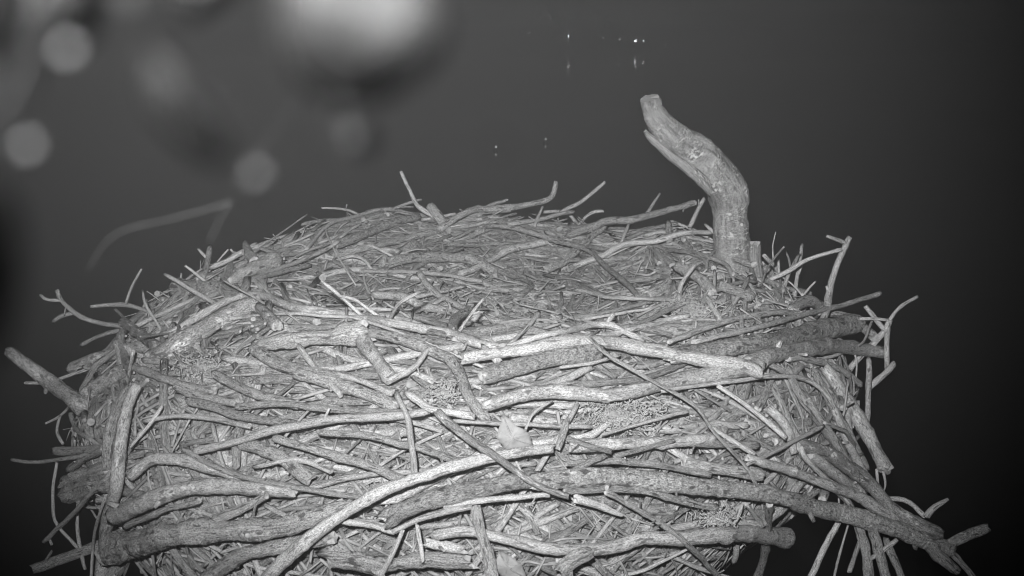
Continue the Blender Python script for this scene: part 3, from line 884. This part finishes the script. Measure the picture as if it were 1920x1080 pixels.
t_, _ = depth_at(1374, 508)
LY = float(px(1374, 508, t_)[1]) + 0.05
sc_ = LY / math.cos(PITCH) / FPX
pl = [(1374, 640), (1374, 560), (1373, 500), (1371, 440), (1370, 400), (1367, 368), (1353, 335), (1322, 302), (1286, 276), (1254, 250), (1232, 224), (1219, 200), (1212, 180)]
lp = flat_pts(pl, LY)
lp[4:, 1] -= np.linspace(0.0, 0.06, 9)
limb = tree_part('limb', lp, np.array((36, 35, 34, 34, 33, 34, 36, 34, 31, 27, 23, 19, 18)) * sc_, 'snag', k=26, groove=0.06, knots=2, rough=0.09, jag=0.12, gn=0.02, label='crooked bare limb, snapped off at the top')
pf = flat_pts([(1209, 246), (1224, 262), (1262, 290), (1300, 320), (1330, 356)], LY - 0.048)
tree_part('bark_flap', pf, np.array((4, 8, 11, 11, 8)) * sc_, 'snag', k=10, gn=0.3, groove=0.3, label='strip of bark split from the underside')
ps = flat_pts([(1416, 452), (1417, 490), (1424, 540), (1434, 600)], LY - 0.06)
tree_part('stub', ps, np.array((11, 11, 12, 14)) * sc_, 'snag', k=12, label='short snapped stub beside the limb')
# scar and knots on the limb
for (x, y, r) in ((1371, 408, 5), (1390, 420, 6)):
    a = flat_pts([(x, y)], LY - 33 * sc_ * 0.86)[0]
    tree_part('knot', np.array([a + (0, 0.02, 0), a, a + (0, -0.006, 0)]), np.array((r * 1.2, r, r * .6)) * sc_, 'snag', k=8, n=4)
# trunk and the crotch of boughs under the nest
bp_ = np.array((0.05, 2.45, 0.0))
tree_part('trunk', np.array([bp_ + (0, 0, -0.2), bp_ + (0.03, 0, 2.5), bp_ + (-0.04, 0.02, 5.0), bp_ + (0, 0, 6.65)]), np.array((0.24, 0.2, 0.17, 0.16)), 'snag', k=20, n=90, groove=0.15)
for e, r0 in (((0.62, 2.70, 7.10), .07), ((-0.62, 2.5, 7.02), .07), ((0.15, 1.95, 7.0), .06), ((-0.1, 2.95, 7.05), .06)):
    a = bp_ + (0, 0, 6.3); b = np.array(e)
    tree_part('bough', np.array([a, a * .55 + b * .45 + (0, 0, -.05), b]), np.array((0.1, r0, r0 * .8)), 'snag', k=14, n=40)
tree_part('bough', np.array([(0.62, 2.70, 7.10), (0.60, 2.74, 7.25), flat_pts([(1372, 620)], LY)[0]]), np.array((0.056, 0.05, 0.045)), 'snag', k=14, n=20)

# ------------------------------------------------------------------ loose things lying on the nest
def at_surface(x, y, fwd):
    t, h = depth_at(x, y)
    return px(x, y, t - fwd), t - fwd

def leaf_thing(name, outline, vein, fwd, label, cat, lift):
    """a stiff folded dead leaf: outline in pixels, fan about the vein, with thickness"""
    t = min(depth_at(x, y)[0] for x, y in outline) - fwd
    root = empty(name, px(*outline[0], t))
    O = np.array(root.location)
    C = np.array([px(x, y, t + l) for (x, y), l in zip(outline, lift)])
    rim_ = []
    for i in range(len(C)):
        a, b = C[i], C[(i + 1) % len(C)]
        for u in np.linspace(0, 1, 7, endpoint=False):
            bow = math.sin(math.pi * u)
            rim_.append(a + (b - a) * u + (a + b - 2 * C.mean(0)) * 0.015 * bow + RNG.normal(0, 0.0005, 3) + np.array((0, -0.003 * bow * (-1) ** i, 0)))
    rim_ = np.array(rim_); K = len(rim_)
    m = px(*vein, t - 0.010)
    RN = 5
    top = [m]
    for q in range(1, RN + 1):
        u = q / RN
        ringp = m + (rim_ - m) * u
        ringp = ringp + np.array((0, 0.0035, 0)) * np.sin(np.arange(K)[:, None] / K * 2 * np.pi * 3) * math.sin(u * 2.6) * 0.35 + RNG.normal(0, 0.0003, (K, 3))
        top += list(ringp)
    top = np.array(top); B = len(top)
    V = np.vstack([top, top + np.array((0, 0.0014, -0.0005))])
    F = []
    for i in range(K):
        j = (i + 1) % K
        F.append((0, 1 + i, 1 + j)); F.append((B, B + 1 + j, B + 1 + i))
        for q in range(RN - 1):
            o_ = 1 + q * K
            F.append((o_ + i, o_ + K + i, o_ + K + j, o_ + j)); F.append((B + o_ + i, B + o_ + j, B + o_ + K + j, B + o_ + K + i))
        o_ = 1 + (RN - 1) * K
        F.append((o_ + i, B + o_ + i, B + o_ + j, o_ + j))
    rim_v = top[1 + (RN - 1) * K:]
    me = bpy.data.meshes.new('blade'); me.from_pydata((V - O).tolist(), [], F)
    for p_ in me.polygons:
        p_.use_smooth = True
    link('blade', me, M['leaf'], root)
    G = Geo()
    tube(G, spline([rim_v[0], m - np.array((0, 0.0006, 0)), rim_v[K // 2]], 12), np.linspace(0.0012, 0.0005, 12), 6, 0.3)
    for i in (5, 12, K - 6, K - 13):
        tube(G, spline([m * .7 + rim_v[0] * .3 if i > K // 2 else m, m * .5 + rim_v[i] * .5 - np.array((0, 0.0004, 0)), rim_v[i]], 8), 0.0005, 5, 0.3)
    child('vein', G, 'T', None, root)
    tag(root, label, cat)

leaf_thing('dead_leaf', [(943, 777), (931, 822), (952, 848), (1000, 836), (990, 811), (965, 795)], (962, 820), 0.085,
           'pale folded triangular dead leaf caught in the middle of the front slope', 'leaf', (0.01, 0, 0.004, 0.012, 0.0, -0.004))
leaf_thing('dead_leaf', [(935, 1034), (926, 1068), (950, 1090), (985, 1084), (978, 1058), (955, 1042)], (954, 1064), 0.085,
           'small curled dead leaf at the bottom below the pale barkless log', 'leaf', (0.0, 0, 0.004, 0.01, 0.0, 0.004))

def tuft(name, x, y, wpx, hpx, fwd, count, mat, label, cat, ln, rad, up=0.4):
    c, t = at_surface(x, y, fwd)
    root = empty(name, c)
    G = Geo()
    for _ in range(count):
        p = px(x + RNG.normal(0, wpx * 0.30), y + RNG.normal(0, hpx * 0.30), t + RNG.uniform(-0.004, 0.02))
        v = RNG.normal(0, 1, 3); v[1] = -abs(v[1]) * 0.9; v[2] += up; v /= np.linalg.norm(v)
        w_ = RNG.normal(0, 0.6, 3)
        l = ln * RNG.uniform(0.4, 1.2)
        tube(G, spline([p, p + v * l * 0.5 + w_ * l * 0.15, p + v * l + w_ * l * 0.5], 5), np.linspace(rad, rad * 0.5, 5), 4, 0.2)
    me = G.mesh('strands', c)
    o = link('strands', me, M[mat], root, M[mat]); o['kind'] = 'stuff'
    # the pad the strands grow from
    G2 = Geo()
    tube(G2, spline([px(x - wpx * .36, y + hpx * .1, t + 0.02), px(x, y, t + 0.014), px(x + wpx * .36, y + hpx * .05, t + 0.02)], 14),
         np.sin(np.linspace(0.35, 2.8, 14)) * hpx * 0.30 * t / FPX, 12, 0.3, 0.35, gnarl=0.2)
    child('pad', G2, 'pad', None, root, end='pad')
    tag(root, label, cat)

tuft('moss_tuft', 1302, 585, 78, 50, 0.035, 520, 'moss', 'shaggy tuft of dry moss on the right of the bowl', 'moss', 0.022, 0.0007, 0.2)
tuft('lichen_clump', 1165, 782, 130, 56, 0.045, 900, 'lichen', 'large pale crinkled lichen clump right of the dead leaf', 'lichen', 0.007, 0.0014)
tuft('lichen_clump', 835, 735, 50, 38, 0.055, 320, 'lichen', 'small pale lichen clump beside the bending lichen crusted stick', 'lichen', 0.006, 0.0013)
tuft('lichen_clump', 385, 690, 90, 46, 0.035, 500, 'lichen', 'pale lichen clump on the upper left slope', 'lichen', 0.006, 0.0013)
tuft('lichen_clump', 1345, 972, 60, 36, 0.08, 320, 'lichen', 'pale lichen clump under the longest thick branch', 'lichen', 0.006, 0.0013)
tuft('lichen_clump', 372, 541, 34, 24, 0.03, 110, 'lichen', 'tiny lichen patch beside the log end on the upper left rim', 'lichen', 0.007, 0.0011)

# ------------------------------------------------------------------ twigs hanging close in front of the lens, far out of focus
near = empty('overhanging_twig', px(300, -160, 0.13))
tag(near, 'blurred leafy twig hanging close to the lens at the upper left', 'twig')
NRO = np.array(near.location)

NEAR_K = 0.93
def near_tube(name, pts, mat, rad):
    P = np.array([px(x, y, d) for x, y, d in pts])
    G = Geo()
    tube(G, spline(P, 24), rad, 8, 0.3, 0.1)
    return child(name, G, mat, None, near, end=mat)

def near_leaf(pts, mat='foliage'):
    """outline (x, y, depth) -> thin solid leaf with a bowed blade"""
    P = np.array([px(x, y, d * NEAR_K) for x, y, d in pts])
    P = spline(np.vstack([P, P[:1]]), 28)[:-1]
    c = P.mean(0) + np.array((0, -0.002, 0))
    K = len(P)
    inner = c + (P - c) * 0.55
    top = np.vstack([c[None], inner, P]); bot = top + np.array((0, 0.0006, 0))
    B = len(top); F = []
    for i in range(K):
        j = (i + 1) % K
        F += [(0, 1 + i, 1 + j), (1 + i, 1 + K + i, 1 + K + j, 1 + j), (B, B + 1 + j, B + 1 + i),
              (B + 1 + i, B + 1 + j, B + 1 + K + j, B + 1 + K + i), (1 + K + i, B + 1 + K + i, B + 1 + K + j, 1 + K + j)]
    me = bpy.data.meshes.new('leaf')
    me.from_pydata((np.vstack([top, bot]) - NRO).tolist(), [], F)
    for p in me.polygons:
        p.use_smooth = True
    return link('leaf', me, M[mat], near)

def near_bud(x, y, d, r, mat='bud'):
    c = px(x, y, d * NEAR_K)
    G = Geo()
    P = np.array([c + (0, 0, r), c + (0, 0, r * .5), c, c - (0, 0, r * .5), c - (0, 0, r)])
    tube(G, P, np.array((.35, .85, 1, .85, .35)) * r, 10, 0.1, 0.05)
    child('bud', G, mat, None, near, end=mat)

near_tube('stem', [(300, -200, .13), (420, -120, .12), (600, -90, .112), (740, -60, .105)], 'foliage', 0.0006)
near_tube('stem', [(300, -200, .13), (180, -100, .115), (90, -60, .105)], 'foliage', 0.0006)
near_leaf([(525, -60, .101), (790, -60, .101), (810, 40, .102), (775, 140, .103), (690, 195, .104), (590, 175, .104), (525, 90, .102)])
near_leaf([(90, -60, .102), (170, -60, .102), (180, 40, .107), (140, 90, .109), (100, 30, .106)])
near_leaf([(-60, -60, .102), (15, -60, .102), (10, 90, .110), (-10, 130, .111), (-60, 100, .11)])
near_leaf([(215, -60, .1), (275, -60, .1), (255, 0, .095), (225, 10, .095)])
near_leaf([(300, -60, .1), (460, -60, .1), (400, 10, .103), (340, 30, .103)])
near_leaf([(270, 60, .101), (330, 120, .102), (430, 280, .107), (380, 300, .107), (280, 200, .104)])
near_leaf([(-60, 330, .09), (20, 380, .09), (30, 520, .088), (0, 640, .088), (-60, 700, .088)])
near_leaf([(48, -60, .095), (62, -60, .095), (58, 120, .093), (46, 170, .093)])
for (x, y, d, r) in ((480, 330, .122, .0011), (390, 185, .114, .0009), (675, 258, .122, .0016), (55, 275, .113, .0008), (130, 95, .105, .0008),
                     (752, 58, .099, .0040), (545, 110, .11, .0007), (640, 215, .1, .0008), (935, 270, .1, .0004)):
    near_bud(x, y, d, r)
near_tube('tendril', [(165, 505, .42), (215, 440, .40), (330, 408, .38), (432, 380, .36)], 'foliage', 0.00018)
near_tube('tendril', [(432, 380, .36), (412, 412, .37), (392, 455, .38)], 'foliage', 0.00018)
near_tube('tendril', [(740, -60, .105), (600, 100, .14), (500, 270, .25), (432, 380, .36)], 'foliage', 0.00015)
near_tube('tendril', [(90, -60, .105), (60, 60, .1), (-40, 300, .095)], 'foliage', 0.0003)

# ------------------------------------------------------------------ water, far bank and lights
def grid_mesh(name, x0, x1, y0, y1, nx, ny, zf):
    xs = np.linspace(x0, x1, nx); ys = np.linspace(y0, y1, ny)
    V = [(x, y, zf(x, y)) for y in ys for x in xs]
    F = [(j * nx + i, j * nx + i + 1, (j + 1) * nx + i + 1, (j + 1) * nx + i) for j in range(ny - 1) for i in range(nx - 1)]
    me = bpy.data.meshes.new(name); me.from_pydata(V, [], F)
    for p in me.polygons:
        p.use_smooth = True
    return me

m, n, b = new_mat('lake_water')
b.inputs['Base Color'].default_value = g(0.01)
b.inputs['Roughness'].default_value = 0.06
b.inputs['IOR'].default_value = 1.33
tc = n.nodes.new('ShaderNodeTexCoord')
wv = noise(n, tc.outputs['Object'], 0.9, 3, 0.5)
bp = n.nodes.new('ShaderNodeBump'); bp.inputs['Strength'].default_value = 0.12; bp.inputs['Distance'].default_value = 0.05
n.links.new(wv, bp.inputs['Height']); n.links.new(bp.outputs[0], b.inputs['Normal'])
water = link('water', grid_mesh('water', -3000, 3000, -1200, 4500, 3, 3, lambda x, y: 0.0), m)
tag(water, kind='structure')

WD = 232.0
def bank_z(x, y):
    d = y - (WD + 3 + 10 * math.sin(x * 0.011) + 5 * math.sin(x * 0.047 + 1))
    return -0.6 + max(0, min(d, 60)) * 0.07 + 0.8 * math.sin(x * 0.03) * min(1, max(0, d / 30))
bank = link('far_bank', grid_mesh('far_bank', -600, 600, 190, 440, 180, 50, bank_z), M['bank'])
tag(bank, kind='structure')

LM = emit_mat('lamp_glow', 110)
LM2 = emit_mat('dim_lamp_glow', 9)
def ground_px(x, y):
    d = ray(x, y); t = H / -d[2]
    return px(x, y, t)
def shore_lamp(x, y, br, r, label):
    base = ground_px(x, 97)
    base[1] += 0; d = ray(x, y); t = base[1] / d[1]
    top = px(x, y, t)
    base = np.array((top[0], top[1], bank_z(top[0], top[1])))
    root = empty('shore_lamp', base)
    G = Geo(); tube(G, spline([base - (0, 0, .3), base * .5 + top * .5, top], 8), 0.05, 8, 0.1, 0.0)
    child('post', G, 'post', None, root, end='post')
    G = Geo(); tube(G, spline([top - (0, 0, r), top - (0, 0, r * .4), top + (0, 0, r * .4), top + (0, 0, r)], 7), np.array((.5, .85, 1, 1, 1, .85, .5)) * r, 12, 0.0, 0.0)
    me = G.mesh('lantern', base); o = link('lantern', me, br, root, br)
    tag(root, label, 'lamp', 'lights on the far shore')
shore_lamp(1066, 68, LM, .10, 'lone bright light on the far shore above the middle of the nest')
shore_lamp(1192, 76, LM, .13, 'brightest light on the far shore above the dead limb')
shore_lamp(1207, 77, LM, .07, 'smaller light just right of the brightest far shore light')
shore_lamp(1162, 74, LM2, .12, 'dim light just left of the brightest far shore light')
shore_lamp(1130, 71, LM2, .09, 'faint far shore light midway between the two bright ones')
shore_lamp(992, 62, LM2, .09, 'faint light at the left end of the far shore row')
shore_lamp(1248, 84, LM2, .09, 'faint light at the right end of the far shore row')

LM3 = emit_mat('buoy_glow', 1.6)
def buoy(x, y, label):
    p = ground_px(x, y + 8)
    root = empty('marker_buoy', p)
    G = Geo(); tube(G, spline([p + (0, 0, -.1), p, p + (0, 0, .12), p + (0, 0, .2)], 8), np.array((.1, .16, .18, .18, .16, .12, .08, .04)), 12, 0, 0)
    child('float', G, 'post', None, root, end='post')
    q = p + np.array((0, 0, .25))
    G = Geo(); tube(G, spline([q - (0, 0, .05), q, q + (0, 0, .05)], 5), np.array((.02, .03, .032, .03, .02)), 10, 0, 0)
    me = G.mesh('light', p); link('light', me, LM3, root, LM3)
    tag(root, label, 'buoy', 'lit buoys on the water')
buoy(930, 275, 'small dim lit buoy on the dark water, left one of two')
buoy(1023, 260, 'small dim lit buoy on the dark water, right one of two')

# ------------------------------------------------------------------ night mist that the infrared lamp lights up
def box_mesh(name, a, b):
    V = [(x, y, z) for z in (a[2], b[2]) for y in (a[1], b[1]) for x in (a[0], b[0])]
    F = [(0, 2, 3, 1), (4, 5, 7, 6), (0, 1, 5, 4), (2, 6, 7, 3), (0, 4, 6, 2), (1, 3, 7, 5)]
    me = bpy.data.meshes.new(name); me.from_pydata(V, [], F)
    return me
hm = bpy.data.materials.new('night_mist')
hm.use_nodes = True
hn = hm.node_tree
hn.nodes.remove(hn.nodes['Principled BSDF'])
pv = hn.nodes.new('ShaderNodeVolumePrincipled')
pv.inputs['Color'].default_value = g(0.9)
pv.inputs['Density'].default_value = 0.0112
pv.inputs['Density Attribute'].default_value = ''
pv.inputs['Temperature Attribute'].default_value = ''
hm.cycles.homogeneous_volume = True
pv.inputs['Anisotropy'].default_value = 0.0
hn.links.new(pv.outputs[0], hn.nodes['Material Output'].inputs['Volume'])
hz = link('haze', box_mesh('haze', (-3200, -1400, -1.0), (3200, 4700, H + 3.0)), hm)
tag(hz, kind='stuff')
